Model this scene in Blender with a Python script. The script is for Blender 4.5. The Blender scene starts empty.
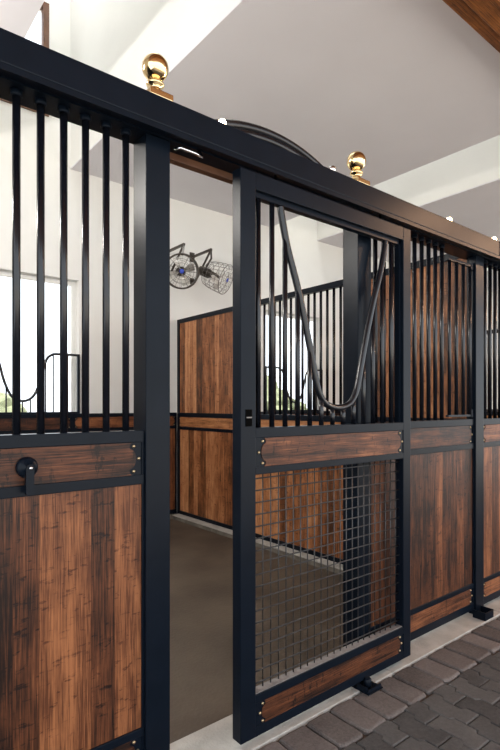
import bpy, bmesh, math, random
from mathutils import Vector, Matrix
random.seed(7)
C = bpy.context.scene.collection
scn = bpy.context.scene

# ------------------------------------------------------------------ camera, world, light, exposure
CAM_Z = 1.37
cam_data = bpy.data.cameras.new('camera')
cam_data.sensor_fit = 'VERTICAL'
cam_data.sensor_height = 36.0
cam_data.lens = 36.0 * 515 / 750
cam_data.shift_y = 30 / 750
cam_data.clip_start = 0.05
cam_data.clip_end = 400
cam = bpy.data.objects.new('camera', cam_data)
C.objects.link(cam)
cam.location = (0, 0, CAM_Z)
cam.rotation_euler = (math.pi / 2, 0, -math.atan2(0.632, 0.775))
scn.camera = cam

world = bpy.data.worlds.new('sky')
scn.world = world
world.use_nodes = True
bg = world.node_tree.nodes['Background']
bg.inputs['Color'].default_value = (0.86, 0.93, 1.0, 1)
bg.inputs['Strength'].default_value = 1.5

sun_data = bpy.data.lights.new('sun', 'SUN')
sun_data.energy = 9.0
sun_data.angle = math.radians(3)
sun_data.color = (1.0, 0.95, 0.86)
sun = bpy.data.objects.new('sun', sun_data)
C.objects.link(sun)
sun.location = (0, 20, 20)
sun.rotation_euler = Vector((-0.12, 0.5, -1.0)).to_track_quat('-Z', 'Y').to_euler()

scn.view_settings.view_transform = 'Standard'
scn.view_settings.look = 'None'
scn.view_settings.gamma = 1
scn.view_settings.use_curve_mapping = False
scn.view_settings.exposure = 0.85

# ------------------------------------------------------------------ materials
def new_mat(name):
    m = bpy.data.materials.new(name)
    m.use_nodes = True
    return m, m.node_tree.nodes, m.node_tree.links, m.node_tree.nodes['Principled BSDF']

def mottled(name, c1, c2, scale=6, rough=0.6, bump=0.0, metallic=0.0, bump_scale=60, detail=4, rough2=None, spec=0.5):
    m, N, L, P = new_mat(name)
    tc = N.new('ShaderNodeTexCoord')
    nz = N.new('ShaderNodeTexNoise'); nz.inputs['Scale'].default_value = scale; nz.inputs['Detail'].default_value = detail
    L.new(tc.outputs['Object'], nz.inputs['Vector'])
    cr = N.new('ShaderNodeValToRGB')
    cr.color_ramp.elements[0].position = 0.3; cr.color_ramp.elements[0].color = (*c1, 1)
    cr.color_ramp.elements[1].position = 0.7; cr.color_ramp.elements[1].color = (*c2, 1)
    L.new(nz.outputs['Fac'], cr.inputs['Fac'])
    L.new(cr.outputs['Color'], P.inputs['Base Color'])
    P.inputs['Roughness'].default_value = rough
    P.inputs['Metallic'].default_value = metallic
    P.inputs['Specular IOR Level'].default_value = spec
    if bump:
        n2 = N.new('ShaderNodeTexNoise'); n2.inputs['Scale'].default_value = bump_scale; n2.inputs['Detail'].default_value = 5
        L.new(tc.outputs['Object'], n2.inputs['Vector'])
        b = N.new('ShaderNodeBump'); b.inputs['Strength'].default_value = bump; b.inputs['Distance'].default_value = 0.01
        L.new(n2.outputs['Fac'], b.inputs['Height']); L.new(b.outputs['Normal'], P.inputs['Normal'])
    return m

def wood(name, across, along, width, dark, mid, light, rough=0.42, node_strength=1.0, line=0.5, contrast=1.0):
    """boards: `across` and `along` are axis numbers of the object's own coordinates"""
    m, N, L, P = new_mat(name)
    tc = N.new('ShaderNodeTexCoord'); sp = N.new('ShaderNodeSeparateXYZ'); L.new(tc.outputs['Object'], sp.inputs[0])
    oi = N.new('ShaderNodeObjectInfo')
    def math_(op, a, b=None, c=None):
        n = N.new('ShaderNodeMath'); n.operation = op
        for i, v in enumerate((a, b, c)):
            if v is None: continue
            if isinstance(v, (int, float)): n.inputs[i].default_value = v
            else: L.new(v, n.inputs[i])
        return n.outputs[0]
    a = sp.outputs[across]; l = sp.outputs[along]
    seed = math_('MULTIPLY', oi.outputs['Random'], 37.0)
    # boards are not all equally wide
    wob = math_('MULTIPLY', math_('SINE', math_('ADD', math_('MULTIPLY', a, 23.0), seed)), 0.22)
    u = math_('ADD', math_('ADD', math_('DIVIDE', a, width), 50.37), wob)
    idx = math_('FLOOR', u)
    fr = math_('FRACT', u)
    wn = N.new('ShaderNodeTexWhiteNoise'); wn.noise_dimensions = '2D'
    cv = N.new('ShaderNodeCombineXYZ'); L.new(idx, cv.inputs[0]); L.new(seed, cv.inputs[1]); L.new(cv.outputs[0], wn.inputs['Vector'])
    tone = wn.outputs['Value']
    lo = math_('ADD', l, math_('MULTIPLY', tone, 13.0))
    def noise(sa, sl, detail=4, rough_=0.6, extra=0.0):
        v = N.new('ShaderNodeCombineXYZ')
        L.new(math_('MULTIPLY', a, sa), v.inputs[0]); L.new(math_('MULTIPLY', lo, sl), v.inputs[1])
        L.new(math_('ADD', math_('MULTIPLY', idx, 3.7), math_('ADD', seed, extra)), v.inputs[2])
        n = N.new('ShaderNodeTexNoise'); n.inputs['Scale'].default_value = 1; n.inputs['Detail'].default_value = detail; n.inputs['Roughness'].default_value = rough_
        L.new(v.outputs[0], n.inputs['Vector']); return n.outputs['Fac']
    fine = noise(260, 7)
    broad = noise(34, 1.6, 3, 0.5, 5.0)
    blotch = noise(9, 5.5, 4, 0.6, 9.0)
    knots = noise(20, 46, 3, 0.65, 15.0)
    cracks = noise(7, 30, 5, 0.7, 23.0)
    f = math_('ADD', math_('MULTIPLY', math_('SUBTRACT', fine, 0.5), 1.3 * contrast), math_('MULTIPLY', math_('SUBTRACT', broad, 0.5), 0.75 * contrast))
    f = math_('ADD', f, math_('MULTIPLY', math_('SUBTRACT', blotch, 0.5), 0.75 * contrast))
    f = math_('ADD', f, math_('MULTIPLY', math_('SUBTRACT', tone, 0.5), 0.6))
    f = math_('ADD', f, 0.48)
    kn = N.new('ShaderNodeMapRange'); kn.inputs['From Min'].default_value = 0.60; kn.inputs['From Max'].default_value = 0.72
    L.new(knots, kn.inputs['Value'])
    kc = N.new('ShaderNodeMapRange'); kc.inputs['From Min'].default_value = 0.60; kc.inputs['From Max'].default_value = 0.70
    L.new(cracks, kc.inputs['Value'])
    f = math_('SUBTRACT', f, math_('MULTIPLY', kn.outputs['Result'], 0.34 * node_strength))
    f = math_('SUBTRACT', f, math_('MULTIPLY', kc.outputs['Result'], 0.26 * node_strength))
    cr = N.new('ShaderNodeValToRGB')
    e = cr.color_ramp.elements
    e[0].position = 0.12; e[0].color = (*dark, 1); e[1].position = 0.92; e[1].color = (*light, 1)
    x = e.new(0.5); x.color = (*mid, 1)
    L.new(f, cr.inputs['Fac'])
    # joint between boards
    edge = math_('LESS_THAN', fr, 0.022)
    mx = N.new('ShaderNodeMixRGB'); mx.blend_type = 'MULTIPLY'; L.new(math_('MULTIPLY', edge, line), mx.inputs['Fac'])
    L.new(cr.outputs['Color'], mx.inputs['Color1']); mx.inputs['Color2'].default_value = (0.12, 0.09, 0.08, 1)
    L.new(mx.outputs['Color'], P.inputs['Base Color'])
    P.inputs['Roughness'].default_value = rough; P.inputs['Specular IOR Level'].default_value = 0.28
    b = N.new('ShaderNodeBump'); b.inputs['Strength'].default_value = 0.25; b.inputs['Distance'].default_value = 0.004
    L.new(f, b.inputs['Height']); L.new(b.outputs['Normal'], P.inputs['Normal'])
    return m

DK, MD, LT = (0.014, 0.006, 0.004), (0.115, 0.038, 0.016), (0.33, 0.125, 0.05)
M = {}
M['black'] = mottled('black_powder_coat', (0.0036, 0.0064, 0.0115), (0.0050, 0.0084, 0.0150), 9, 0.30, 0.04, bump_scale=220, spec=0.12)
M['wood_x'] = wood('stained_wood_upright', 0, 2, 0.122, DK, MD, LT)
M['wood_y_lit'] = wood('stained_wood_upright_side_lit', 1, 2, 0.085, (0.06, 0.024, 0.011), (0.32, 0.118, 0.046), (0.62, 0.30, 0.14))  # brighter copy of the same stain, stall light put into the colour
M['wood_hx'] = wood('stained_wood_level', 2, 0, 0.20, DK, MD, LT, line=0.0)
M['wood_hy_lit'] = wood('stained_wood_level_side_lit', 2, 1, 0.20, (0.08, 0.03, 0.013), (0.38, 0.155, 0.06), (0.62, 0.31, 0.14), line=0.0)  # level boards lightened likewise, light carried by the colour
M['beam'] = wood('honey_timber', 1, 0, 0.16, (0.07, 0.024, 0.008), (0.24, 0.085, 0.022), (0.42, 0.18, 0.05), node_strength=0.5)
M['window_wood'] = mottled('brown_window_wood', (0.10, 0.04, 0.02), (0.16, 0.07, 0.035), 12, 0.5)
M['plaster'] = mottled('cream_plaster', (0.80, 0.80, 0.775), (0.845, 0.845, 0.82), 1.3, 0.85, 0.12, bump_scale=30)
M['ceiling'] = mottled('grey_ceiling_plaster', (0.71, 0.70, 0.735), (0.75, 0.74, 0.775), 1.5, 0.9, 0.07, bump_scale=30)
M['concrete'] = mottled('pale_concrete', (0.36, 0.34, 0.31), (0.52, 0.50, 0.46), 9, 0.8, 0.4, bump_scale=90)
M['stall_floor'] = mottled('brown_concrete_floor', (0.058, 0.042, 0.029), (0.115, 0.087, 0.062), 2.6, 0.62, 0.35, bump_scale=55, detail=8)
M['ground'] = mottled('sandy_ground', (0.36, 0.34, 0.31), (0.43, 0.41, 0.375), 0.8, 0.95)
M['kerb_dark'] = mottled('dark_kerb', (0.10, 0.085, 0.07), (0.2, 0.18, 0.15), 14, 0.8, 0.3)  # darker kerb tone, set below the pale top at the partition
M['cage'] = mottled('pale_steel_cage', (0.16, 0.15, 0.14), (0.24, 0.22, 0.2), 20, 0.3, metallic=0.6)
M['bar'] = mottled('black_round_bar', (0.004, 0.005, 0.008), (0.006, 0.007, 0.011), 9, 0.24, spec=0.5)
M['recess'] = mottled('recess_shade', (0.001, 0.001, 0.001), (0.002, 0.002, 0.002), 20, 0.9, spec=0.05)  # near black paints the shade inside the door pull
M['brass'] = mottled('polished_brass', (0.86, 0.64, 0.33), (0.92, 0.71, 0.40), 8, 0.10, metallic=1.0)
M['bolt'] = mottled('brass_bolt', (0.50, 0.38, 0.22), (0.62, 0.48, 0.30), 30, 0.32, metallic=1.0)
M['chrome'] = mottled('chrome', (0.75, 0.75, 0.76), (0.82, 0.82, 0.83), 10, 0.14, metallic=1.0)
M['bronze'] = mottled('dark_bronze', (0.05, 0.042, 0.035), (0.075, 0.062, 0.05), 10, 0.4, metallic=0.3)
M['wire'] = mottled('grey_wire', (0.022, 0.021, 0.022), (0.035, 0.033, 0.033), 20, 0.35, metallic=0.2)
M['wire_sill'] = mottled('dusty_channel', (0.16, 0.145, 0.14), (0.24, 0.22, 0.21), 40, 0.7)
M['blade'] = mottled('aluminium_blade', (0.62, 0.60, 0.56), (0.70, 0.68, 0.64), 10, 0.35, metallic=0.6)
M['blue'] = mottled('blue_badge', (0.03, 0.06, 0.45), (0.04, 0.09, 0.55), 10, 0.4)
M['foliage'] = mottled('olive_foliage', (0.07, 0.085, 0.045), (0.16, 0.175, 0.10), 4, 0.8)

def emit(name, col, s):
    m, N, L, P = new_mat(name)
    P.inputs['Emission Color'].default_value = (*col, 1); P.inputs['Emission Strength'].default_value = s
    P.inputs['Base Color'].default_value = (0.9, 0.85, 0.7, 1)
    return m
M['lamp_on'] = emit('warm_lamp_lens', (1.0, 0.74, 0.42), 25)

def glass_mat():
    m, N, L, P = new_mat('clear_glass')
    P.inputs['Base Color'].default_value = (0.97, 1, 0.99, 1)
    P.inputs['Roughness'].default_value = 0.0; P.inputs['IOR'].default_value = 1.45
    P.inputs['Transmission Weight'].default_value = 1.0
    out = N['Material Output']
    tr = N.new('ShaderNodeBsdfTransparent'); mx = N.new('ShaderNodeMixShader')
    fr = N.new('ShaderNodeFresnel'); fr.inputs['IOR'].default_value = 1.15
    gl = N.new('ShaderNodeBsdfGlossy'); gl.inputs['Roughness'].default_value = 0.02
    L.new(fr.outputs[0], mx.inputs[0]); L.new(tr.outputs[0], mx.inputs[1]); L.new(gl.outputs[0], mx.inputs[2])
    L.new(mx.outputs[0], out.inputs['Surface'])
    return m
M['glass'] = glass_mat()
def frosted():
    m, N, L, P = new_mat('added_frosted_sheet')
    tr = N.new('ShaderNodeBsdfTranslucent'); tr.inputs['Color'].default_value = (0.72, 0.72, 0.72, 1)
    L.new(tr.outputs[0], N['Material Output'].inputs['Surface']); return m
M['frosted'] = frosted()  # sheet of the added skylights

def paver_mat(name, c1, c2):
    m, N, L, P = new_mat(name)
    g = N.new('ShaderNodeNewGeometry'); tc = N.new('ShaderNodeTexCoord')
    nz = N.new('ShaderNodeTexNoise'); nz.inputs['Scale'].default_value = 75; nz.inputs['Detail'].default_value = 6; nz.inputs['Roughness'].default_value = 0.7
    n2 = N.new('ShaderNodeTexNoise'); n2.inputs['Scale'].default_value = 7; n2.inputs['Detail'].default_value = 4
    L.new(tc.outputs['Object'], nz.inputs['Vector']); L.new(tc.outputs['Object'], n2.inputs['Vector'])
    def ma(op, a, b):
        n = N.new('ShaderNodeMath'); n.operation = op
        for i, v in enumerate((a, b)):
            if isinstance(v, (int, float)): n.inputs[i].default_value = v
            else: L.new(v, n.inputs[i])
        return n.outputs[0]
    f = ma('ADD', ma('MULTIPLY', g.outputs['Random Per Island'], 0.45), ma('ADD', ma('MULTIPLY', nz.outputs['Fac'], 0.9), ma('MULTIPLY', n2.outputs['Fac'], 0.45)))
    f = ma('SUBTRACT', f, 0.42)
    cr = N.new('ShaderNodeValToRGB'); cr.color_ramp.elements[0].position = 0.15; cr.color_ramp.elements[1].position = 0.85
    cr.color_ramp.elements[0].color = (*c1, 1); cr.color_ramp.elements[1].color = (*c2, 1)
    L.new(f, cr.inputs['Fac']); L.new(cr.outputs['Color'], P.inputs['Base Color'])
    P.inputs['Roughness'].default_value = 0.72
    b = N.new('ShaderNodeBump'); b.inputs['Strength'].default_value = 0.5; b.inputs['Distance'].default_value = 0.004
    L.new(nz.outputs['Fac'], b.inputs['Height']); L.new(b.outputs['Normal'], P.inputs['Normal'])
    return m
M['paver'] = paver_mat('grey_interlocking_pavers', (0.030, 0.029, 0.030), (0.115, 0.109, 0.106))
M['paver_edge'] = paver_mat('tumbled_border_pavers', (0.06, 0.050, 0.047), (0.21, 0.18, 0.168))
M['joint'] = mottled('paver_joint_sand', (0.045, 0.03, 0.022), (0.09, 0.06, 0.042), 40, 0.95)

# ------------------------------------------------------------------ mesh helpers
class MB:
    def __init__(s): s.v = []; s.f = []; s.smooth = []
    def add(s, vs, fs, sm=False):
        o = len(s.v); s.v += [tuple(v) for v in vs]
        for f in fs: s.f.append([o + i for i in f]); s.smooth.append(sm)
        return s
    def box(s, x0, x1, y0, y1, z0, z1, bev=0.0):
        if bev <= 0:
            vs = [(x, y, z) for x in (x0, x1) for y in (y0, y1) for z in (z0, z1)]
            return s.add(vs, [(0, 1, 3, 2), (4, 6, 7, 5), (0, 4, 5, 1), (2, 3, 7, 6), (0, 2, 6, 4), (1, 5, 7, 3)])
        bm = bmesh.new(); bmesh.ops.create_cube(bm, size=1)
        for v in bm.verts:
            v.co = Vector(((x0 + x1) / 2 + v.co.x * (x1 - x0), (y0 + y1) / 2 + v.co.y * (y1 - y0), (z0 + z1) / 2 + v.co.z * (z1 - z0)))
        bmesh.ops.bevel(bm, geom=bm.edges[:], offset=bev, segments=2, affect='EDGES', profile=0.6)
        bm.verts.index_update()
        s.add([v.co for v in bm.verts], [[v.index for v in f.verts] for f in bm.faces]); bm.free(); return s
    def tube(s, pts, r, n=10, closed=False, flat=None):
        pts = [Vector(p) for p in pts]; k = len(pts)
        rings = []; up = None
        for i in range(k):
            if closed: t = pts[(i + 1) % k] - pts[i - 1]
            else: t = pts[min(i + 1, k - 1)] - pts[max(i - 1, 0)]
            t.normalize()
            if up is None:
                up = Vector((0, 0, 1)) if abs(t.z) < 0.9 else Vector((1, 0, 0))
            a = t.cross(up).normalized(); b = a.cross(t).normalized(); up = b
            rings.append([pts[i] + a * (r * math.cos(2 * math.pi * j / n)) + b * ((flat or r) * math.sin(2 * math.pi * j / n)) for j in range(n)])
        vs = [v for ring in rings for v in ring]; fs = []
        for i in range(k if closed else k - 1):
            for j in range(n):
                i2 = (i + 1) % k
                fs.append((i * n + j, i * n + (j + 1) % n, i2 * n + (j + 1) % n, i2 * n + j))
        s.add(vs, fs, True)
        if not closed:
            o = len(s.v) - len(vs)
            s.f.append([o + j for j in range(n)][::-1]); s.smooth.append(False)
            s.f.append([o + (k - 1) * n + j for j in range(n)]); s.smooth.append(False)
        return s
    def lathe(s, cx, cy, prof, n=28, mat=None, segs_smooth=True, caps=True):
        """profile (r, z) about a vertical axis at cx, cy; mat turns it (4x4)"""
        vs = []; fs = []
        for r, z in prof:
            for j in range(n):
                a = 2 * math.pi * j / n; p = Vector((r * math.cos(a), r * math.sin(a), z))
                p = (mat @ p) if mat else Vector((cx + p.x, cy + p.y, p.z)); vs.append(p)
        for i in range(len(prof) - 1):
            for j in range(n): fs.append((i * n + j, i * n + (j + 1) % n, (i + 1) * n + (j + 1) % n, (i + 1) * n + j))
        s.add(vs, fs, segs_smooth)
        if not caps: return s
        o = len(s.v) - len(vs)
        if prof[0][0] > 1e-4: s.f.append([o + j for j in range(n)][::-1]); s.smooth.append(False)
        if prof[-1][0] > 1e-4: s.f.append([o + (len(prof) - 1) * n + j for j in range(n)]); s.smooth.append(False)
        return s
    def prism(s, poly, axis, a, b):
        """polygon in the other two axes, extruded along `axis` from a to b"""
        def P(u, v, w): return {0: (w, u, v), 1: (u, w, v), 2: (u, v, w)}[axis]
        n = len(poly)
        vs = [P(u, v, a) for u, v in poly] + [P(u, v, b) for u, v in poly]
        return s.add(vs, [list(range(n)), list(range(n, 2 * n))[::-1]] + [(i, (i + 1) % n, n + (i + 1) % n, n + i) for i in range(n)])

WL = {}
def build(name, mb, mat, parent=None, center='base', label=None):
    xs = [v[0] for v in mb.v]; ys = [v[1] for v in mb.v]; zs = [v[2] for v in mb.v]
    c = Vector(((min(xs) + max(xs)) / 2, (min(ys) + max(ys)) / 2, min(zs) if center == 'base' else (min(zs) + max(zs)) / 2))
    me = bpy.data.meshes.new(name)
    me.from_pydata([(v[0] - c.x, v[1] - c.y, v[2] - c.z) for v in mb.v], [], mb.f)
    me.polygons.foreach_set('use_smooth', mb.smooth)
    me.update()
    bm = bmesh.new(); bm.from_mesh(me); bmesh.ops.recalc_face_normals(bm, faces=bm.faces[:]); bm.to_mesh(me); bm.free()
    me.materials.append(mat)
    o = bpy.data.objects.new(name, me); C.objects.link(o)
    if parent: o.parent = parent; o.location = c - WL[parent]
    else: o.location = c
    WL[o] = c
    if label: o['label'] = label
    return o
def thing(name, label, cat, loc=(0, 0, 0), group=None):
    o = bpy.data.objects.new(name, None); C.objects.link(o); o.location = loc; o.empty_display_size = 0.1
    WL[o] = Vector(loc); o['label'] = label; o['category'] = cat
    if group: o['group'] = group
    return o
def tag(o, label, cat, group=None, kind=None):
    o['label'] = label; o['category'] = cat
    if group: o['group'] = group
    if kind: o['kind'] = kind
    return o
def struct(name, mb, mat, label=None):
    o = build(name, mb, mat); o['kind'] = 'structure'
    if label: o['label'] = label
    return o
def copy_child(src, parent, dx=0, dy=0, dz=0):
    o = src.copy(); C.objects.link(o); o.parent = parent
    w = WL[src] + Vector((dx, dy, dz)); o.location = w - WL[parent]; WL[o] = w
    return o
def copy_thing(root, loc, label):
    r = root.copy(); C.objects.link(r); r.location = loc; r['label'] = label; WL[r] = Vector(loc)
    for ch in list(root.children):
        c = ch.copy(); C.objects.link(c); c.parent = r; WL[c] = WL[r] + c.location
        for g in list(ch.children):
            d = g.copy(); C.objects.link(d); d.parent = c; WL[d] = WL[c] + d.location
    return r

def strip_poly(a0, a1, z0, z1, left=True, right=True, s=1.0):
    """a board whose ends finish in a scalloped bracket: two hollow corners and a round tongue"""
    h = z1 - z0; zc = (z0 + z1) / 2; r = h * 0.20; R = h * 0.5 - r
    def end(x, sg):
        pts = [(x, z1)]
        xc = x
        # hollow at the corner, then the tongue, then the second hollow
        for k in range(1, 6):
            t = math.pi / 2 * k / 6
            pts.append((x - sg * 0 + sg * (-r * math.sin(t) * 0.55), z1 - r * (1 - math.cos(t)) - 0.0))
        for k in range(0, 13):
            t = math.pi / 2 - math.pi * k / 12
            pts.append((x + sg * (-r * 0.35 + R * 0.62 * math.cos(t)), zc + R * math.sin(t)))
        for k in range(5, 0, -1):
            t = math.pi / 2 * k / 6
            pts.append((x + sg * (-r * math.sin(t) * 0.55), z0 + r * (1 - math.cos(t))))
        pts.append((x, z0))
        return pts
    R_ = end(a1, 1) if right else [(a1, z1), (a1, z0)]
    L_ = end(a0, -1) if left else [(a0, z1), (a0, z0)]
    return R_ + L_[::-1]

def bolts(parent, pts, normal_axis=1, sgn=-1, r=0.0062):
    first = None
    for (x, y, z) in pts:
        if first is None:
            mb = MB()
            prof = [(r, 0), (r, r * 0.35), (r * 0.85, r * 0.75), (r * 0.45, r * 0.98), (0.0001, r * 1.05)]
            if normal_axis == 1: mt = Matrix.Translation((x, y, z)) @ Matrix.Rotation(math.pi / 2, 4, 'X')
            else: mt = Matrix.Translation((x, y, z)) @ Matrix.Rotation(-math.pi / 2, 4, 'Y')
            mb.lathe(0, 0, prof, 10, mt)
            first = build('bolt', mb, M['bolt'], parent, label='domed brass bolt'); p0 = (x, y, z)
        else: copy_child(first, parent, x - p0[0], y - p0[1], z - p0[2])

def end_bolts(a0, a1, z0, z1, y, left=True, right=True):
    h = z1 - z0; zc = (z0 + z1) / 2; out = []
    for ok, x, sg in ((left, a0, -1), (right, a1, 1)):
        if not ok: continue
        out += [(x + sg * 0.006, y, z1 - h * 0.12), (x + sg * h * 0.22, y, zc), (x + sg * 0.006, y, z0 + h * 0.12)]
    return out

# ------------------------------------------------------------------ levels
Z_TOP, Z_HB = 2.452, 2.348
RA0, RA1 = 1.237, 1.278
RB0, RB1 = 1.085, 1.119
RC0, RC1 = 0.178, 0.207
RD0, RD1 = 0.035, 0.081
WALL_Y = 5.5
CEIL = 3.9
PITCH = 3.82

# ------------------------------------------------------------------ the setting: shell
EX0, EX1 = -0.56, 13.6
dorm = [(1.04 + PITCH * k, 2.0 + PITCH * k) for k in range(3)]
wins = [(0.92 + PITCH * k, 2.09 + PITCH * k) for k in range(4)]
WZ0, WZ1 = 1.25, 2.72
DW = [((a + b) / 2 - 0.25, (a + b) / 2 + 0.25) for a, b in dorm]
DZ0, DZ1 = 4.38, 5.55
ROOF = 6.0
def holes_wall(holes, x0, x1, z0, z1, y0, y1):
    xs = sorted({x0, x1} | {h[0] for h in holes} | {h[1] for h in holes}); zs = sorted({z0, z1} | {h[2] for h in holes} | {h[3] for h in holes})
    mb = MB()
    for i in range(len(xs) - 1):
        run = None
        for j in range(len(zs) - 1):
            cx = (xs[i] + xs[i + 1]) / 2; cz = (zs[j] + zs[j + 1]) / 2
            if any(h[0] < cx < h[1] and h[2] < cz < h[3] for h in holes):
                if run is not None: mb.box(xs[i], xs[i + 1], y0, y1, run, zs[j]); run = None
            elif run is None: run = zs[j]
        if run is not None: mb.box(xs[i], xs[i + 1], y0, y1, run, z1)
    return mb
struct('wall_back', holes_wall([(a, b, WZ0, WZ1) for a, b in wins] + [(a, b, DZ0, DZ1) for a, b in DW], EX0, EX1, 0, ROOF, WALL_Y, WALL_Y + 0.16), M['plaster'])
struct('wall_left', MB().box(EX0 - 0.14, EX0, 1.6, WALL_Y, 0, CEIL), M['plaster'])
struct('wall_right', MB().box(EX1, EX1 + 0.14, 1.6, WALL_Y, 0, CEIL), M['plaster'])
# ceiling: flat strips between the light wells
cb = MB(); edges = [EX0] + [e for d in dorm for e in d] + [EX1]
Y0C = 1.72
for i in range(0, len(edges), 2): cb.box(edges[i], edges[i + 1], Y0C, WALL_Y, CEIL, CEIL + 0.015)
for a, b in dorm: cb.box(a, b, Y0C, Y0C + 0.15, CEIL, CEIL + 0.015)
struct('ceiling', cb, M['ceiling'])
wb = MB()
for a, b in dorm:
    wb.box(a - 0.1, a, Y0C + 0.1, WALL_Y, CEIL + 0.015, ROOF); wb.box(b, b + 0.1, Y0C + 0.1, WALL_Y, CEIL + 0.015, ROOF)
    wb.box(a, b, Y0C + 0.05, Y0C + 0.15, CEIL + 0.015, ROOF)
struct('wall_upper', wb, M['plaster'], 'cream side walls of the tall light wells above the ceiling')
# added skylights, unseen, put over the wells to brighten their walls
for n, (a, b) in enumerate(dorm):
    f = struct('window_%d' % (5 + n), MB().box(a, b, Y0C + 0.15, Y0C + 0.25, ROOF - 0.08, ROOF).box(a, b, WALL_Y - 0.1, WALL_Y, ROOF - 0.08, ROOF).box(a, a + 0.08, Y0C + 0.25, WALL_Y - 0.1, ROOF - 0.08, ROOF).box(b - 0.08, b, Y0C + 0.25, WALL_Y - 0.1, ROOF - 0.08, ROOF), M['plaster'])
    build('window_pane', MB().box(a + 0.08, b - 0.08, Y0C + 0.25, WALL_Y - 0.1, ROOF - 0.045, ROOF - 0.042), M['frosted'], f)
# aisle roof: honey timber boards and beam over the stall fronts
struct('trim_beam', MB().box(EX0 - 2, EX1 + 1, 1.37, 1.50, 3.66, 3.98, 0.006).box(EX0 - 2, EX1 + 1, 1.505, 1.60, 3.70, 4.0, 0.006), M['beam'], 'honey coloured timber beam under the ceiling edge')
struct('ceiling_aisle', MB().box(EX0 - 2, EX1 + 1, -2.6, 1.72, 3.98, 4.06), M['beam'], 'honey coloured timber boards over the aisle')

# back windows
for n, (a, b) in enumerate(wins):
    t = 0.045; y0, y1 = WALL_Y + 0.09, WALL_Y + 0.14
    f = struct('window_%d' % (n + 1), MB().box(a, a + t, y0, y1, WZ0, WZ1).box(b - t, b, y0, y1, WZ0, WZ1).box(a + t, b - t, y0, y1, WZ1 - t, WZ1).box(a + t, b - t, y0, y1, WZ0, WZ0 + t), M['plaster'])
    build('window_pane', MB().box(a + t, b - t, y0 + 0.02, y0 + 0.026, WZ0 + t, WZ1 - t), M['glass'], f)
for n, (a, b) in enumerate(DW):
    t = 0.06; y0, y1 = WALL_Y - 0.02, WALL_Y + 0.05
    f = struct('window_%d' % (n + 8), MB().box(a, a + t, y0, y1, DZ0, DZ1).box(b - t, b, y0, y1, DZ0, DZ1).box(a + t, b - t, y0, y1, DZ1 - t, DZ1).box(a + t, b - t, y0, y1, DZ0, DZ0 + t), M['window_wood'], 'small brown framed window high in the light well')
    build('window_pane', MB().box(a + t, b - t, y0 + 0.02, y0 + 0.026, DZ0 + t, DZ1 - t), M['glass'], f)

# floors
struct('floor', MB().box(EX0, EX1, 1.82, WALL_Y, -0.1, -0.004), M['stall_floor'], 'brown concrete stall floor')
struct('ground', MB().box(-60, 60, WALL_Y + 0.16, 90, -0.16, -0.06).box(-60, 60, -60, -2.6, -0.16, -0.06), M['ground'], 'sandy ground outside the barn')
# kerb of pale concrete under the fronts
kb = MB(); x = EX0 - 2
while x < EX1:
    kb.box(x, x + 1.195, 1.582, 1.82, -0.09, 0.0, 0.004); x += 1.2
struct('trim_kerb', kb, M['concrete'], 'pale concrete kerb under the stall fronts')
# paved aisle
jb = MB().box(EX0 - 2, EX1 + 1, -2.6, 1.582, -0.16, -0.022)
struct('floor_joints', jb, M['joint'], 'sand joints between the aisle pavers')
def paver(mb, poly, z0, z1, inset, jit=0.0):
    n = len(poly); cx = sum(p[0] for p in poly) / n; cy = sum(p[1] for p in poly) / n
    def ins(p, d):
        v = Vector((cx - p[0], cy - p[1])); v.normalize(); return (p[0] + v.x * d, p[1] + v.y * d)
    dz = random.uniform(-jit, jit)
    r0 = [(*p, z0) for p in poly]; r1 = [(*p, z1 - inset * 0.9 + dz) for p in poly]
    r2 = [(*ins(p, inset * 0.5), z1 - inset * 0.28 + dz) for p in poly]; r3 = [(*ins(p, inset * 1.3), z1 + dz) for p in poly]
    vs = r0 + r1 + r2 + r3; fs = []
    for k in range(3):
        for i in range(n): fs.append((k * n + i, k * n + (i + 1) % n, (k + 1) * n + (i + 1) % n, (k + 1) * n + i))
    fs.append([3 * n + i for i in range(n)])
    mb.add(vs, fs, False)
pe = MB(); x = EX0 - 1.5
while x < 10:
    w = random.uniform(0.148, 0.170); y0, y1 = 1.366, 1.577
    g = 0.006; jt = lambda s=0.004: random.uniform(-s, s)
    c = 0.016
    poly = []
    for (px, py, sx, sy) in ((x + g, y0, 1, 1), (x + w - g, y0, -1, 1), (x + w - g, y1, -1, -1), (x + g, y1, 1, -1)):
        a = (px + jt(), py + sy * c + jt()); b = (px + sx * c * 0.35 + jt(0.001), py + sy * c * 0.35); d = (px + sx * c + jt(), py + jt())
        poly += ([a, b, d] if (sx * sy > 0) else [d, b, a])
        # slightly wavy long sides
    poly2 = []
    for i, p in enumerate(poly):
        q = poly[(i + 1) % len(poly)]; poly2.append(p)
        if math.dist(p, q) > 0.09:
            for t in (0.33, 0.66): poly2.append((p[0] + (q[0] - p[0]) * t + jt(0.003), p[1] + (q[1] - p[1]) * t + jt(0.003)))
    paver(pe, poly2, -0.08, -0.002, 0.011, 0.002); x += w
struct('floor_border', pe, M['paver_edge'], 'row of large tumbled border pavers beside the kerb')
pm = MB(); W_, L_ = 0.116, 0.226; am = 0.0115; sl = 0.012
def edge_off(y):
    ph = (y / L_ + 0.25) % 1.0; d = sl / L_
    if ph < d: return -am + 2 * am * ph / d
    if ph < 0.5: return am
    if ph < 0.5 + d: return am - 2 * am * (ph - 0.5) / d
    return -am
i = 0; xx = EX0 - 1.5
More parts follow.
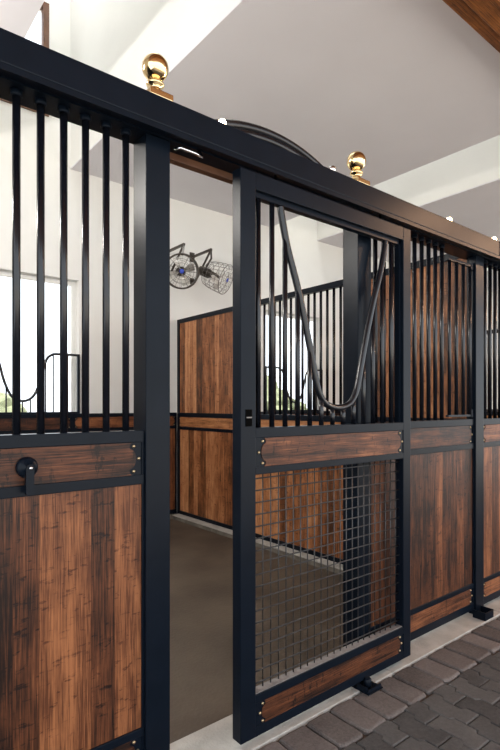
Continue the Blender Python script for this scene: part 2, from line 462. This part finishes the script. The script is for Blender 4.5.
while xx < 9.5:
    off = (i % 2) * L_ / 2
    j = 0; yb = 1.372 - L_ * 0.0
    while True:
        y1 = math.floor(1.372 / L_) * L_ + L_ + off - j * L_; y0 = y1 - L_; j += 1
        if y0 > 1.36: continue
        if y0 < -2.2: break
        ya, yc = y0 + 0.0025, min(y1 - 0.0025, 1.366)
        if yc - ya < 0.02: continue
        ys = [ya]; 
        k = math.floor((ya / L_ + 0.25) * 2)
        for kk in range(k, k + 5):
            yj = (kk * 0.5 - 0.25) * L_
            for q in (yj, yj + sl):
                if ya + 0.003 < q < yc - 0.003: ys.append(q)
        ys.append(yc)
        g = 0.0022
        poly = [(xx + W_ - g + edge_off(y), y) for y in ys] + [(xx + g + edge_off(y), y) for y in reversed(ys)]
        paver(pm, poly, -0.08, -0.006, 0.0055, 0.0012)
    xx += W_; i += 1
struct('floor_aisle', pm, M['paver'], 'dark grey interlocking zigzag pavers of the aisle')

# ------------------------------------------------------------------ posts
POSTS = [(0.880, 0.979), (2.066, 2.172), (3.262, 3.368), (4.455, 4.56), (-0.31, -0.205)]
plab = ['black square steel post left of the open doorway', 'black square steel post behind the sliding door', 'black square steel post with a floor guide at its foot, right of the sliding door', 'black square steel post at the right end of the last panel', 'black square steel post at the left end of the first panel']
for n, ((a, b), lb) in enumerate(zip(POSTS, plab)):
    tag(build('steel_post', MB().box(a, b, 1.67, 1.722 if n == 2 else 1.77, 0.0, Z_HB, 0.003), M['black']), lb, 'post')

# ------------------------------------------------------------------ header with its underside channel
hd = thing('header_beam', 'long black steel header beam over the stall fronts', 'beam', (3.0, 1.68, Z_HB))
build('channel', MB().box(-2.5, 3.42, 1.594, 1.775, Z_HB + 0.006, Z_TOP, 0.004), M['black'], hd)
build('channel', MB().box(3.424, 9.0, 1.594, 1.775, Z_HB + 0.006, Z_TOP, 0.004), M['black'], hd)
build('lower_lip', MB().box(-2.5, 9.0, 1.596, 1.608, Z_HB - 0.012, Z_HB + 0.006).box(-2.5, 9.0, 1.66, 1.775, Z_HB, Z_HB + 0.006), M['black'], hd)
build('lintel', MB().box(0.98, 2.065, 1.735, 1.77, Z_HB - 0.028, Z_HB, 0.002), M['window_wood'], hd, label='red brown wooden strip over the doorway')
tag(build('door_stop', MB().tube([(0.99, 1.655, Z_HB - 0.028), (1.00, 1.63, Z_HB - 0.032), (1.06, 1.628, Z_HB - 0.034), (1.10, 1.64, Z_HB - 0.03), (1.10, 1.66, Z_HB - 0.002)], 0.006, 8), M['chrome']), 'small bright steel hook under the header beside the doorway', 'hook')

# arch of two tubes over the doorway
ar = thing('door_arch', 'low arch of black steel tube on the header over the doorway', 'arch', (1.525, 1.72, Z_TOP))
for R, dz, yy in ((0.875, 0.0, 1.715), (0.875, -0.034, 1.712)):
    th = math.asin(0.56 / R); pts = []
    for k in range(33):
        a = -th + 2 * th * k / 32; z = 2.570 + dz - R * (1 - math.cos(a))
        if z > Z_TOP + 0.006: pts.append((1.525 + R * math.sin(a), yy, z))
    build('arch_tube', MB().tube(pts, 0.019, 12), M['bar'], ar)

# brass ball finials
def finial(x, lb):
    y = 1.648; t = thing('brass_finial', lb, 'finial', (x, y, Z_TOP), 'brass ball finials on the header')
    build('base_plate', MB().box(x - 0.046, x + 0.046, y - 0.05, y + 0.05, Z_TOP, Z_TOP + 0.024, 0.003).box(x - 0.038, x + 0.038, y - 0.038, y + 0.038, Z_TOP + 0.024, Z_TOP + 0.032, 0.003), M['brass'], t)
    z = Z_TOP + 0.032
    build('neck', MB().lathe(x, y, [(0.032, z), (0.03, z + 0.006), (0.02, z + 0.014), (0.019, z + 0.024), (0.031, z + 0.03), (0.033, z + 0.036), (0.030, z + 0.042), (0.02, z + 0.046), (0.018, z + 0.056)], 32), M['brass'], t)
    r = 0.0475; zc = Z_TOP + 0.032 + 0.05 + r * 0.95
    build('ball', MB().lathe(x, y, [(max(r * math.sin(math.pi * k / 24), 0.0001), zc - r * math.cos(math.pi * k / 24)) for k in range(25)], 36), M['brass'], t)
finial(0.905, 'polished brass ball finial on the header above the left door post')
finial(2.025, 'polished brass ball finial on the header above the middle of the sliding door')

# little warm lamps on top of the header
def lamp(x, lb, lit=True):
    y = 1.65; t = thing('header_lamp', lb, 'lamp', (x, y, Z_TOP), 'small lamps along the header top' if lit else None)
    build('lamp_base', MB().lathe(x, y, [(0.022, Z_TOP), (0.022, Z_TOP + 0.008), (0.014, Z_TOP + 0.013), (0.012, Z_TOP + 0.016)], 16), M['chrome'], t)
    r = 0.0165 if lit else 0.02; zc = Z_TOP + 0.018 + r * 0.9
    build('bulb', MB().lathe(x, y, [(max(r * math.sin(math.pi * k / 10), 0.0001), zc - r * math.cos(math.pi * k / 10)) for k in range(11)], 16), M['lamp_on'] if lit else M['chrome'], t)
    if lit:
        d = bpy.data.lights.new('lamp_light', 'POINT'); d.energy = 1.2; d.color = (1, 0.66, 0.35); d.shadow_soft_size = 0.012
        o = bpy.data.objects.new('lamp_light', d); C.objects.link(o); o.parent = t; o.location = (0, -0.02, 0.065)
lamp(1.203, 'small glowing warm lamp on the header at the start of the arch')
lamp(2.896, 'small glowing warm lamp on the header above the grille right of the sliding door')
lamp(3.467, 'small glowing warm lamp on the header, rightmost, just past the joint')
lamp(1.848, 'small unlit chrome lamp on the header at the right end of the arch', False)

# ------------------------------------------------------------------ fixed front panels
def boards(name, a0, a1, z0, z1, y0, y1, mat, parent): return build(name, MB().box(a0, a1, y0, y1, z0, z1), mat, parent, 'mid')
def front_panel(a0, a1, bars, lb, feed=None, skip_bars=(), z_off=0.0):
    t = thing('stall_front_panel', lb, 'stall panel', ((a0 + a1) / 2, 1.70, RD0), 'fixed stall front panels')
    a0 += 0.001; a1 -= 0.001
    yf, yb = 1.682, 1.732
    fm = MB()
    for z0, z1 in ((RA0, RA1), (RB0, RB1), (RC0, RC1), (RD0, RD1)): fm.box(a0, a1, yf, yb, z0, z1, 0.002)
    fm.box(a0, a0 + 0.008, yf + 0.002, yb, RD1, RA0).box(a1 - 0.008, a1, yf + 0.002, yb, RD1, RA0)
    fm.box(a0 + 0.008, a0 + 0.06, yf + 0.006, yb - 0.005, RB1, RA0).box(a1 - 0.06, a1 - 0.008, yf + 0.006, yb - 0.005, RB1, RA0)
    fm.box(a0 + 0.008, a0 + 0.06, yf + 0.006, yb - 0.005, RD1, RC0).box(a1 - 0.06, a1 - 0.008, yf + 0.006, yb - 0.005, RD1, RC0)
    build('frame', fm, M['black'], t)
    boards('wood_boards', a0 + 0.008, a1 - 0.008, RC1, RB0, yf + 0.008, yb - 0.01, M['wood_x'], t)
    for z0, z1 in ((RB1, RA0), (RD1, RC0)):
        pa, pb = a0 + 0.036, a1 - 0.045
        build('wood_strip', MB().prism(strip_poly(pa, pb, z0 + 0.001, z1 - 0.001), 1, yf + 0.0015, yb - 0.012), M['wood_hx'], t, 'mid')
        bolts(t, end_bolts(pa, pb, z0, z1, yf + 0.006))
    # grille
    first = None
    for x in bars:
        z1 = Z_HB
        if first is None:
            first = build('grille_bar', MB().tube([(x, 1.70, RA1), (x, 1.70, z1 - 0.001)], 0.0123, 14), M['bar'], t); x0 = x
        else: copy_child(first, t, x - x0)
    first = None
    for x in bars:
        if first is None:
            first = build('bar_collar', MB().lathe(x, 1.70, [(0.0175, Z_HB - 0.02), (0.0185, Z_HB - 0.016), (0.0185, Z_HB - 0.001)], 14), M['black'], t); x0 = x
        else: copy_child(first, t, x - x0)
    if feed:
        f0, f1, n = feed; y = 1.693
        fr = build('feed_door', MB().box(f0, f1, y - 0.006, y + 0.014, 2.268, 2.285).box(f0, f1, y - 0.006, y + 0.014, 1.296, 1.308).box(f1 - 0.008, f1, y - 0.005, y + 0.013, 1.302, 2.275), M['black'], t)
        b0 = None
        for k in range(n):
            x = f0 + 0.02 + (f1 - f0 - 0.03) * k / (n - 1)
            if b0 is None: b0 = build('feed_door_bar', MB().tube([(x, y, 1.308), (x, y, 2.268)], 0.0115, 12), M['bar'], fr); x0 = x
            else: copy_child(b0, fr, x - x0)
        hg = build('hinge', MB().box(f1 - 0.004, f1 + 0.018, y - 0.01, y + 0.012, 2.25, 2.30), M['black'], fr); copy_child(hg, fr, dz=-0.96)
    return t
p1 = front_panel(-0.205, 0.880, [0.8155 - 0.0733 * k for k in range(14)], 'wooden stall front panel with black grille and round latch, left of the doorway')
# latch on the first panel
def latch(parent, x, z):
    y = 1.68
    mt = Matrix.Translation((x, y, z)) @ Matrix.Rotation(math.pi / 2, 4, 'X')
    l = build('latch', MB().lathe(0, 0, [(0.033, -0.008), (0.033, 0.004), (0.031, 0.010), (0.025, 0.016), (0.013, 0.019), (0.0125, 0.032), (0.0001, 0.033)], 28, mt), M['black'], parent)
    pts = [(x + 0.012 * math.cos(a), z + 0.012 * math.sin(a)) for a in [math.pi * k / 10 for k in range(11)]]
    pts += [(x - 0.012, z - 0.076), (x - 0.009, z - 0.081), (x + 0.009, z - 0.081), (x + 0.012, z - 0.076)]
    build('latch_handle', MB().prism(pts, 1, y - 0.038, y - 0.020), M['black'], l)
    mt2 = Matrix.Translation((x + 0.002, y - 0.038, z + 0.001)) @ Matrix.Rotation(math.pi / 2, 4, 'X')
    build('latch_pin', MB().lathe(0, 0, [(0.006, 0), (0.006, 0.002), (0.003, 0.0045), (0.0001, 0.005)], 12, mt2), M['chrome'], l)
latch(p1, 0.474, 1.176)
bars2 = [2.172 + 0.0727 * k for k in range(1, 11)]
front_panel(2.172, 3.262, bars2, 'wooden stall front panel with black grille, between the sliding door and the right post', feed=(2.955, 3.235, 4))
front_panel(3.368, 4.455, [3.368 + 0.0725 * k for k in range(1, 15)], 'wooden stall front panel with black grille at the right edge of the photo')

# ------------------------------------------------------------------ sliding door
dx0, dx1 = 1.248, 2.402
DZB, DZT = 0.035, 2.305
YD0, YD1 = 1.588, 1.642
dr = thing('sliding_door', 'black steel sliding stall door with yoke grille above and wire mesh below', 'door', ((dx0 + dx1) / 2, 1.625, DZB))
sw, sw2 = 0.077, 0.066
build('stile', MB().box(dx0, dx0 + sw, YD0, YD1, DZB, DZT, 0.003), M['black'], dr)
build('stile', MB().box(dx1 - sw2, dx1, YD0, YD1, DZB, DZT, 0.003), M['black'], dr)
ix0, ix1 = dx0 + sw, dx1 - sw2
for z0, z1 in ((DZT - 0.068, DZT), (RA0, RA1), (RB0 + 0.004, RB1), (RC0 - 0.01, RC1 - 0.005), (DZB, RD1 - 0.005)):
    build('rail', MB().box(ix0, ix1, YD0, YD1, z0, z1, 0.002), M['black'], dr)
build('inner_frame', MB().box(ix0, ix0 + 0.014, YD0 + 0.018, YD1 - 0.006, RA1, DZT - 0.068).box(ix1 - 0.014, ix1, YD0 + 0.018, YD1 - 0.006, RA1, DZT - 0.068).box(ix0, ix1, YD0 + 0.018, YD1 - 0.006, DZT - 0.090, DZT - 0.068), M['black'], dr)
for z0, z1 in ((RB1, RA0), (RD1 - 0.005, RC0 - 0.01)):
    pa, pb = ix0 + 0.044, ix1 - 0.036
    build('end_plate', MB().box(ix0, ix0 + 0.07, YD0 + 0.004, YD1 - 0.01, z0, z1), M['black'], dr)
    build('end_plate', MB().box(ix1 - 0.07, ix1, YD0 + 0.004, YD1 - 0.01, z0, z1), M['black'], dr)
    build('wood_strip', MB().prism(strip_poly(pa, pb, z0 + 0.001, z1 - 0.001), 1, YD0 + 0.001, YD1 - 0.006), M['wood_hx'], dr, 'mid')
    bolts(dr, end_bolts(pa, pb, z0, z1, YD0 + 0.004))
# yoke tube
YC = 1.852; yy = 1.617
half = [(0.366, 2.215), (0.358, 2.17), (0.324, 2.044), (0.270, 1.90), (0.222, 1.75), (0.172, 1.57), (0.150, 1.485), (0.128, 1.425), (0.092, 1.382), (0.046, 1.362), (0.0, 1.357)]
def catmull(P, n=6):
    out = []
    for i in range(len(P) - 1):
        p0 = Vector(P[max(i - 1, 0)]); p1_ = Vector(P[i]); p2 = Vector(P[i + 1]); p3 = Vector(P[min(i + 2, len(P) - 1)])
        for k in range(n):
            t = k / n
            out.append(0.5 * ((2 * p1_) + (p2 - p0) * t + (2 * p0 - 5 * p1_ + 4 * p2 - p3) * t * t + (3 * p1_ - p0 - 3 * p2 + p3) * t ** 3))
    out.append(Vector(P[-1])); return out
full = [(-d, z) for d, z in half] + [(d, z) for d, z in reversed(half[:-1])]
curve = catmull([(YC + d, yy, z) for d, z in full])
build('yoke_tube', MB().tube(curve, 0.0155, 14), M['bar'], dr)
def yoke_z(x):
    d = abs(x - YC)
    for (d1, z1), (d0, z0) in zip(half[:-1], half[1:]):
        if d0 <= d <= d1: return z0 + (z1 - z0) * (d - d0) / (d1 - d0)
    return None
k = 0
while True:
    x = 1.3615 + 0.0754 * k; k += 1
    if x > ix1 - 0.02: break
    z = yoke_z(x)
    z1 = DZT - 0.090 if z is None else z
    build('grille_bar', MB().tube([(x, yy, RA1 - 0.001), (x, yy, z1)], 0.0113, 14), M['bar'], dr)
# wire mesh
wz0, wz1 = RC1 - 0.005, RB0 + 0.004
wm = MB(); n = 23
for i in range(n):
    x = ix0 + (ix1 - ix0) * (i + 0.5) / n
    wm.tube([(x, 1.622, wz0), (x, 1.622, wz1)], 0.0028, 8)
n = 18
for i in range(n):
    z = wz0 + (wz1 - wz0) * (i + 0.6) / n
    wm.tube([(ix0, 1.6165, z), (ix1, 1.6165, z)], 0.0030, 8)
build('wire_mesh', wm, M['wire'], dr)
build('mesh_sill', MB().box(ix0, ix1, 1.596, 1.637, wz0, wz0 + 0.003), M['wire_sill'], dr, label='dusty grey ledge below the mesh')
# flush pull in the stile: a dark plate stands for its shaded hollow
pl = build('flush_pull', MB().box(dx0 + 0.024, dx0 + 0.056, YD0 - 0.0025, YD0 + 0.0, 1.285, 1.352), M['recess'], dr)
build('pull_bar', MB().box(dx0 + 0.027, dx0 + 0.053, YD0 - 0.006, YD0 - 0.0025, 1.318, 1.323), M['wire_sill'], pl)
# hangers up into the header
for x in (1.46, 2.18):
    build('hanger', MB().lathe(x, 1.620, [(0.009, DZT), (0.009, DZT + 0.012), (0.005, DZT + 0.013), (0.005, Z_HB + 0.006)], 12), M['chrome'], dr)

# floor guides on the kerb
def guide(x, lb):
    t = thing('floor_guide', lb, 'door guide', (x, 1.60, 0.0), 'black door guides on the kerb')
    z = 0.0
    build('base_plate', MB().box(x - 0.055, x + 0.055, 1.525, 1.655, z, z + 0.006, 0.001), M['black'], t)
    build('roller', MB().lathe(x, 1.575, [(0.018, z + 0.006), (0.019, z + 0.012), (0.019, z + 0.042), (0.014, z + 0.048)], 18), M['black'], t)
    build('bracket', MB().box(x - 0.05, x + 0.05, 1.532, 1.540, z + 0.006, z + 0.020, 0.001).box(x - 0.052, x - 0.044, 1.54, 1.60, z + 0.006, z + 0.030, 0.001), M['black'], t)
guide(2.02, 'black steel door guide with roller under the foot of the sliding door')
def guide_u(x):
    t = thing('floor_guide', 'black open box shaped door guide at the foot of the right post', 'door guide', (x, 1.62, 0.0))
    build('base_plate', MB().box(x - 0.055, x + 0.055, 1.585, 1.668, 0, 0.006), M['black'], t)
    build('bracket', MB().box(x - 0.055, x - 0.047, 1.585, 1.668, 0.006, 0.05, 0.001).box(x + 0.047, x + 0.055, 1.585, 1.668, 0.006, 0.05, 0.001).box(x - 0.047, x + 0.047, 1.585, 1.593, 0.006, 0.045, 0.001), M['black'], t)
guide_u(3.27)

# ------------------------------------------------------------------ partitions between the stalls
PT = 2.41
def partition(x, lb):
    t = thing('stall_partition', lb, 'stall partition', (x, 3.6, 0.045), None)
    y0, y1, ya, yb = 1.735, 5.44, 2.76, 4.16
    h = 0.025
    fm = MB(); fm.box(x - h, x + h, y0, y1, PT - 0.05, PT, 0.002)
    for z0, z1 in ((RA0 - 0.01, RA1), (RB0 - 0.01, RB1 - 0.01), (0.05, 0.09)): fm.box(x - h, x + h, y0, y1, z0, z1, 0.002)
    for a, b in ((y0, y0 + 0.012), (ya - 0.025, ya + 0.025), (yb - 0.025, yb + 0.025), (y1 - 0.05, y1)):
        fm.box(x - h - 0.001, x + h + 0.001, a, b, 0.05, PT, 0.002)
    build('frame', fm, M['black'], t)
    for a, b in ((y0 + 0.012, ya - 0.025), (ya + 0.025, yb - 0.025), (yb + 0.025, y1 - 0.05)):
        build('wood_boards', MB().box(x - 0.014, x + 0.014, a, b, 0.09, RB0 - 0.01), M['wood_y_lit'], t, 'mid')
        build('wood_strip', MB().box(x - 0.018, x + 0.018, a, b, RB1 - 0.01, RA0 - 0.01), M['wood_hy_lit'], t, 'mid')
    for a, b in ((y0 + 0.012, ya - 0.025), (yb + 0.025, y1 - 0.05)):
        build('wood_boards', MB().box(x - 0.014, x + 0.014, a, b, RA1, PT - 0.05), M['wood_y_lit'], t, 'mid')
    b0 = None; n = 17; a, b = ya + 0.025, yb - 0.025
    for k in range(n):
        y = a + (b - a) * (k + 1) / (n + 1)
        if b0 is None: b0 = build('grille_bar', MB().tube([(x, y, RA1), (x, y, PT - 0.05)], 0.0123, 12), M['bar'], t); yy0 = y
        else: copy_child(b0, t, dy=y - yy0)
    zc = RB1 - 0.01 + (RA0 - RB1) / 2
    bolts(t, [(x - h + 0.006, yb + 0.04, zc + 0.04), (x - h + 0.006, yb + 0.04, zc - 0.04), (x - h + 0.006, y1 - 0.06, zc + 0.04), (x - h + 0.006, y1 - 0.06, zc - 0.04)], normal_axis=0)
    return t
pt = partition(3.312, 'wooden stall partition with a barred middle, behind the sliding door')
copy_thing(pt, (3.312 + PITCH - 0.03, 3.6, 0.045), 'far wooden stall partition glimpsed through the rightmost grille')
struct('trim_1', MB().box(3.203, 3.42, 1.83, WALL_Y, -0.1, 0.036, 0.004), M['kerb_dark'], 'low concrete kerb under the stall partition')
struct('trim_2', MB().box(3.312 + PITCH - 0.14, 3.312 + PITCH + 0.08, 1.83, WALL_Y, -0.1, 0.048, 0.004), M['concrete'], 'low concrete kerb under the far partition')

# wainscot on the back wall
def wainscot(x0, x1, lb):
    t = thing('wall_wainscot', lb, 'wall panel', ((x0 + x1) / 2, 5.47, 0.045))
    y0, y1 = 5.445, 5.498
    fm = MB()
    for z0, z1 in ((RA0, RA1), (RB0, RB1), (0.05, 0.10)): fm.box(x0, x1, y0, y1, z0, z1, 0.002)
    n = 3; w = (x1 - x0) / n
    for i in range(n + 1):
        xc = x0 + w * i; a, b = max(x0, xc - 0.022), min(x1, xc + 0.022); fm.box(a, b, y0 + 0.001, y1, 0.10, RA0)
    build('frame', fm, M['black'], t)
    for i in range(n):
        a, b = x0 + w * i + 0.022, x0 + w * (i + 1) - 0.022
        build('wood_boards', MB().box(a, b, y0 + 0.008, y1, 0.10, RB0), M['wood_x'], t, 'mid')
        build('wood_strip', MB().prism(strip_poly(a + 0.02, b - 0.02, RB1, RA0), 1, y0 + 0.004, y1), M['wood_hx'], t, 'mid')
        ep = build('end_plate', MB().box(a, a + 0.06, y0 + 0.009, y1, RB1, RA0), M['black'], t); copy_child(ep, t, b - a - 0.06)
        bolts(t, end_bolts(a + 0.02, b - 0.02, RB1, RA0, y0 + 0.008))
    return t
wainscot(EX0, 3.286, 'low wooden wainscot along the back wall, seen left of the partition')
wainscot(3.36, 7.06, 'low wooden wainscot along the back wall, seen right of the partition')
wainscot(7.15, 13.5, 'low wooden wainscot on the back wall of the far stall')
struct('trim_4', MB().box(3.198, 3.42, 1.83, WALL_Y, 0.036, 0.048, 0.003), M['concrete'], 'pale top of the kerb under the stall partition')
struct('trim_3', MB().box(EX0, EX1, 5.40, WALL_Y, -0.1, 0.048, 0.004), M['kerb_dark'], 'low concrete kerb along the back wall')

# yoke guards in the back windows
def guard(k, lb):
    dx = PITCH * k; xc = 1.505 + dx; y = WALL_Y - 0.02; hw = 0.572; zb = RA1 + 0.02
    t = thing('window_guard', lb, 'window guard', (xc, y, RA1))
    ztop = 1.905
    prof = [(hw, ztop), (0.34, ztop), (0.29, ztop - 0.012), (0.245, ztop - 0.05), (0.215, ztop - 0.13), (0.18, ztop - 0.27), (0.14, ztop - 0.38), (0.10, ztop - 0.45), (0.05, ztop - 0.485), (0, ztop - 0.495)]
    full = [(-d, z) for d, z in prof] + [(d, z) for d, z in reversed(prof[:-1])]
    build('yoke_tube', MB().tube(catmull([(xc + d, y, z) for d, z in full], 4), 0.0135, 10), M['bar'], t)
    build('bottom_rail', MB().box(xc - hw, xc + hw, y - 0.012, y + 0.012, RA1, zb), M['black'], t)
    build('side_post', MB().box(xc - hw - 0.013, xc - hw + 0.013, y - 0.013, y + 0.013, RA1, ztop + 0.012), M['black'], t)
    build('side_post', MB().box(xc + hw - 0.013, xc + hw + 0.013, y - 0.013, y + 0.013, RA1, ztop + 0.012), M['black'], t)
    for i in range(-7, 8):
        d = i * 0.0765
        if abs(d) > hw - 0.05: continue
        ad = abs(d); z = ztop
        for (d1, z1), (d0, z0) in zip(prof[:-1], prof[1:]):
            if d0 <= ad <= d1: z = z0 + (z1 - z0) * (ad - d0) / (d1 - d0)
        build('grille_bar', MB().tube([(xc + d, y, zb), (xc + d, y, z)], 0.008, 8), M['bar'], t)
guard(0, 'black yoke shaped window guard in the bright window behind the left grille')
guard(1, 'black yoke shaped window guard in the bright window behind the sliding door')
guard(2, 'black yoke shaped window guard in the window of the far stall')
guard(3, 'black yoke shaped window guard in the window behind the rightmost grille')

# ------------------------------------------------------------------ added lamp on the left wall, out of view, brightens the stall
wl = thing('added_wall_lamp', 'added unseen lamp on the left wall, brightening the stall', 'lamp', (EX0, 3.4, 3.0))
build('housing', MB().box(EX0, EX0 + 0.06, 2.7, 4.1, 2.95, 3.10, 0.004), M['plaster'], wl)
wd = bpy.data.lights.new('added_wall_lamp_light', 'AREA'); wd.shape = 'RECTANGLE'; wd.size = 0.12; wd.size_y = 1.3; wd.energy = 38; wd.color = (1, 0.95, 0.88)
wo = bpy.data.objects.new('added_wall_lamp_light', wd); C.objects.link(wo); wo.parent = wl; wo.location = (0.075, 0, 0.02)
wo.rotation_euler = (0, -math.radians(72), 0)

# added lamps out of view down the aisle, for a warm sheen on the header
for n, x in enumerate((6.3, 8.1, 10.0)):
    al = thing('added_aisle_lamp', 'added warm round lamp, unseen under the aisle boards, %s from the doorway' % ('nearest', 'middle one', 'farthest')[n], 'lamp', (x, -0.8, 3.94), 'added unseen aisle lamps')
    build('housing', MB().lathe(x, -0.8, [(0.19, 3.979), (0.20, 3.93), (0.18, 3.92)], 28), M['bronze'], al)
    ad = bpy.data.lights.new('added_aisle_lamp_light', 'AREA'); ad.shape = 'DISK'; ad.size = 0.34; ad.energy = 45; ad.color = (1, 0.60, 0.36)
    ao = bpy.data.objects.new('added_aisle_lamp_light', ad); C.objects.link(ao); ao.parent = al; ao.location = (0, 0, -0.03)

# ------------------------------------------------------------------ fans on wall brackets
def frame_to(origin, axis):
    z = Vector(axis).normalized(); x = z.cross(Vector((0, 0, 1))).normalized(); y = z.cross(x).normalized()
    return Matrix.Translation(origin) @ Matrix(((x.x, y.x, z.x, 0), (x.y, y.y, z.y, 0), (x.z, y.z, z.z, 0), (0, 0, 0, 1)))
def bracket(t, x, za, elbow, low):
    mb = MB().box(x - 0.012, x + 0.012, elbow[1] - 0.01, WALL_Y - 0.006, za - 0.012, za + 0.014)
    mb.box(x - 0.035, x + 0.035, WALL_Y - 0.008, WALL_Y, za - 0.06, za + 0.06)
    mb.tube([(x, elbow[1], za), (x, WALL_Y - 0.1, low)], 0.013, 8)
    mb.tube([(x, WALL_Y - 0.1, low), (x, WALL_Y, low)], 0.013, 8).box(x - 0.03, x + 0.03, WALL_Y - 0.008, WALL_Y, low - 0.04, low + 0.04)
    build('wall_bracket', mb, M['bronze'], t)
def ring(mt, r, z, n=36): return [mt @ Vector((r * math.cos(2 * math.pi * k / n), r * math.sin(2 * math.pi * k / n), z)) for k in range(n)]
def blades(mt, r, z, n=4):
    mb = MB()
    for b in range(n):
        a0 = 2 * math.pi * b / n + 0.4
        vs = []
        for side in (0, 0.003):
            for i in range(5):
                rr = 0.03 + (r - 0.03) * i / 4; w = (0.25 + 0.5 * math.sin(math.pi * (i + 0.6) / 5.5)) * 0.85
                for s in (-1, 1):
                    a = a0 + s * w * 0.55; vs.append(mt @ Vector((rr * math.cos(a), rr * math.sin(a), z + s * 0.016 + side)))
        fs = []
        for i in range(4):
            q = 2 * i; fs.append((q, q + 1, q + 3, q + 2)); fs.append((10 + q, 10 + q + 2, 10 + q + 3, 10 + q + 1))
            fs.append((q, q + 2, 10 + q + 2, 10 + q)); fs.append((q + 1, 10 + q + 1, 10 + q + 3, q + 3))
        mb.add(vs, fs)
    return mb
def guard_wires(mt, r, z, nr, nc, w=0.0016, bulge=0.02):
    mb = MB()
    for k in range(nr):
        a = 2 * math.pi * k / nr
        pts = [mt @ Vector((q * r * math.cos(a), q * r * math.sin(a), z + bulge * (1 - q * q))) for q in (0.16, 0.4, 0.7, 1.0)]
        mb.tube(pts, w, 5)
    for c in range(1, nc + 1):
        q = c / nc; mb.tube(ring(mt, r * q, z + bulge * (1 - q * q), 28), w, 5, closed=True)
    return mb
# drum fan
t = thing('stall_fan', 'round drum fan in a dark housing on the back wall, left of the two fans', 'fan', (3.16, 5.3, 2.9), 'stall fans on wall brackets')
bracket(t, 3.16, 3.22, (3.16, 5.08), 2.93)
c1 = Vector((3.085, 5.02, 2.885)); ax1 = Vector((-0.40, -0.85, -0.22)); mt = frame_to(c1, ax1)
build('housing', MB().lathe(0, 0, [(0.187, -0.075), (0.195, -0.075), (0.198, -0.07), (0.198, 0.07), (0.195, 0.077), (0.182, 0.077), (0.178, 0.07), (0.187, 0.04), (0.187, -0.075)], 40, mt, caps=False), M['bronze'], t)
build('fan_blades', blades(mt, 0.165, 0.0, 4), M['blade'], t)
build('motor', MB().lathe(0, 0, [(0.04, -0.17), (0.05, -0.16), (0.052, -0.03), (0.03, -0.01), (0.025, 0.03)], 20, mt), M['bronze'], t)
g_ = build('guard', guard_wires(mt, 0.183, 0.062, 16, 4), M['bronze'], t)
build('badge', MB().lathe(0, 0, [(0.026, 0.08), (0.026, 0.088), (0.0001, 0.09)], 18, mt), M['blue'], g_)
build('rear_guard', guard_wires(mt, 0.187, -0.075, 12, 3, bulge=-0.02), M['bronze'], t)
build('hanger_rod', MB().tube([(3.16, 5.08, 3.215), (3.13, 5.05, 3.12), c1 + Vector((0.02, 0.01, 0.196))], 0.012, 8), M['chrome'], t)
# caged fan
t = thing('stall_fan', 'fan in an open wire cage on the back wall, right of the two fans', 'fan', (3.54, 5.3, 2.8), 'stall fans on wall brackets')
bracket(t, 3.54, 3.232, (3.54, 5.08), 2.93)
ax2 = Vector((0.485, -0.782, -0.38)).normalized(); F = Vector((3.575, 4.827, 2.83)); Bk = F - ax2 * 0.25
mt = frame_to(Bk, ax2)
cg = MB()
for z, r in ((0.0, 0.135), (0.06, 0.155), (0.125, 0.166), (0.19, 0.172), (0.25, 0.175)): cg.tube(ring(mt, r, z), 0.0024 if z < 0.25 else 0.0045, 6, closed=True)
for k in range(20):
    a = 2 * math.pi * k / 20
    cg.tube([mt @ Vector((r * math.cos(a), r * math.sin(a), z)) for z, r in ((-0.02, 0.06), (0, 0.135), (0.06, 0.155), (0.125, 0.166), (0.25, 0.175))], 0.0018, 5)
build('cage', cg, M['cage'], t)
g_ = build('guard', guard_wires(mt, 0.173, 0.25, 14, 4, bulge=0.015), M['bronze'], t)
build('badge', MB().lathe(0, 0, [(0.024, 0.266), (0.024, 0.274), (0.0001, 0.276)], 18, mt), M['blue'], g_)
build('fan_blades', blades(mt, 0.145, 0.14, 4), M['blade'], t)
build('motor', MB().lathe(0, 0, [(0.03, -0.12), (0.052, -0.11), (0.056, 0.02), (0.04, 0.05), (0.02, 0.15)], 20, mt), M['bronze'], t)
mid = Bk + ax2 * -0.04
build('hanger_rod', MB().tube([(3.54, 5.08, 3.215), (3.53, 5.06, 3.12), mid + Vector((0, 0, 0.03))], 0.012, 8), M['bronze'], t)

# ------------------------------------------------------------------ shrubs outside
def shrub(x, y, r, h, lb):
    bm = bmesh.new(); bmesh.ops.create_icosphere(bm, subdivisions=4, radius=1)
    for v in bm.verts:
        n = v.co.normalized(); k = 1 + 0.10 * math.sin(7 * n.x + x) * math.sin(6 * n.y + y) + 0.08 * math.sin(13 * n.z + 9 * n.x) + random.uniform(-0.07, 0.07)
        v.co = Vector((x + n.x * r * k, y + n.y * r * k, h * 0.5 + n.z * h * 0.52 * k))
        v.co.z = max(v.co.z, -0.06)
    bm.verts.index_update(); mb = MB(); mb.add([v.co for v in bm.verts], [[v.index for v in f.verts] for f in bm.faces]); bm.free()
    tag(build('shrub', mb, M['foliage']), lb, 'shrub', 'shrubs outside the windows')
shrub(2.3, 12.5, 1.3, 1.65, 'olive green shrub outside the window behind the left grille')
shrub(10.4, 13.0, 1.6, 2.2, 'olive green shrub outside the window behind the sliding door')
shrub(14.6, 16.5, 1.5, 1.7, 'low olive shrub outside at the right of the window behind the sliding door')
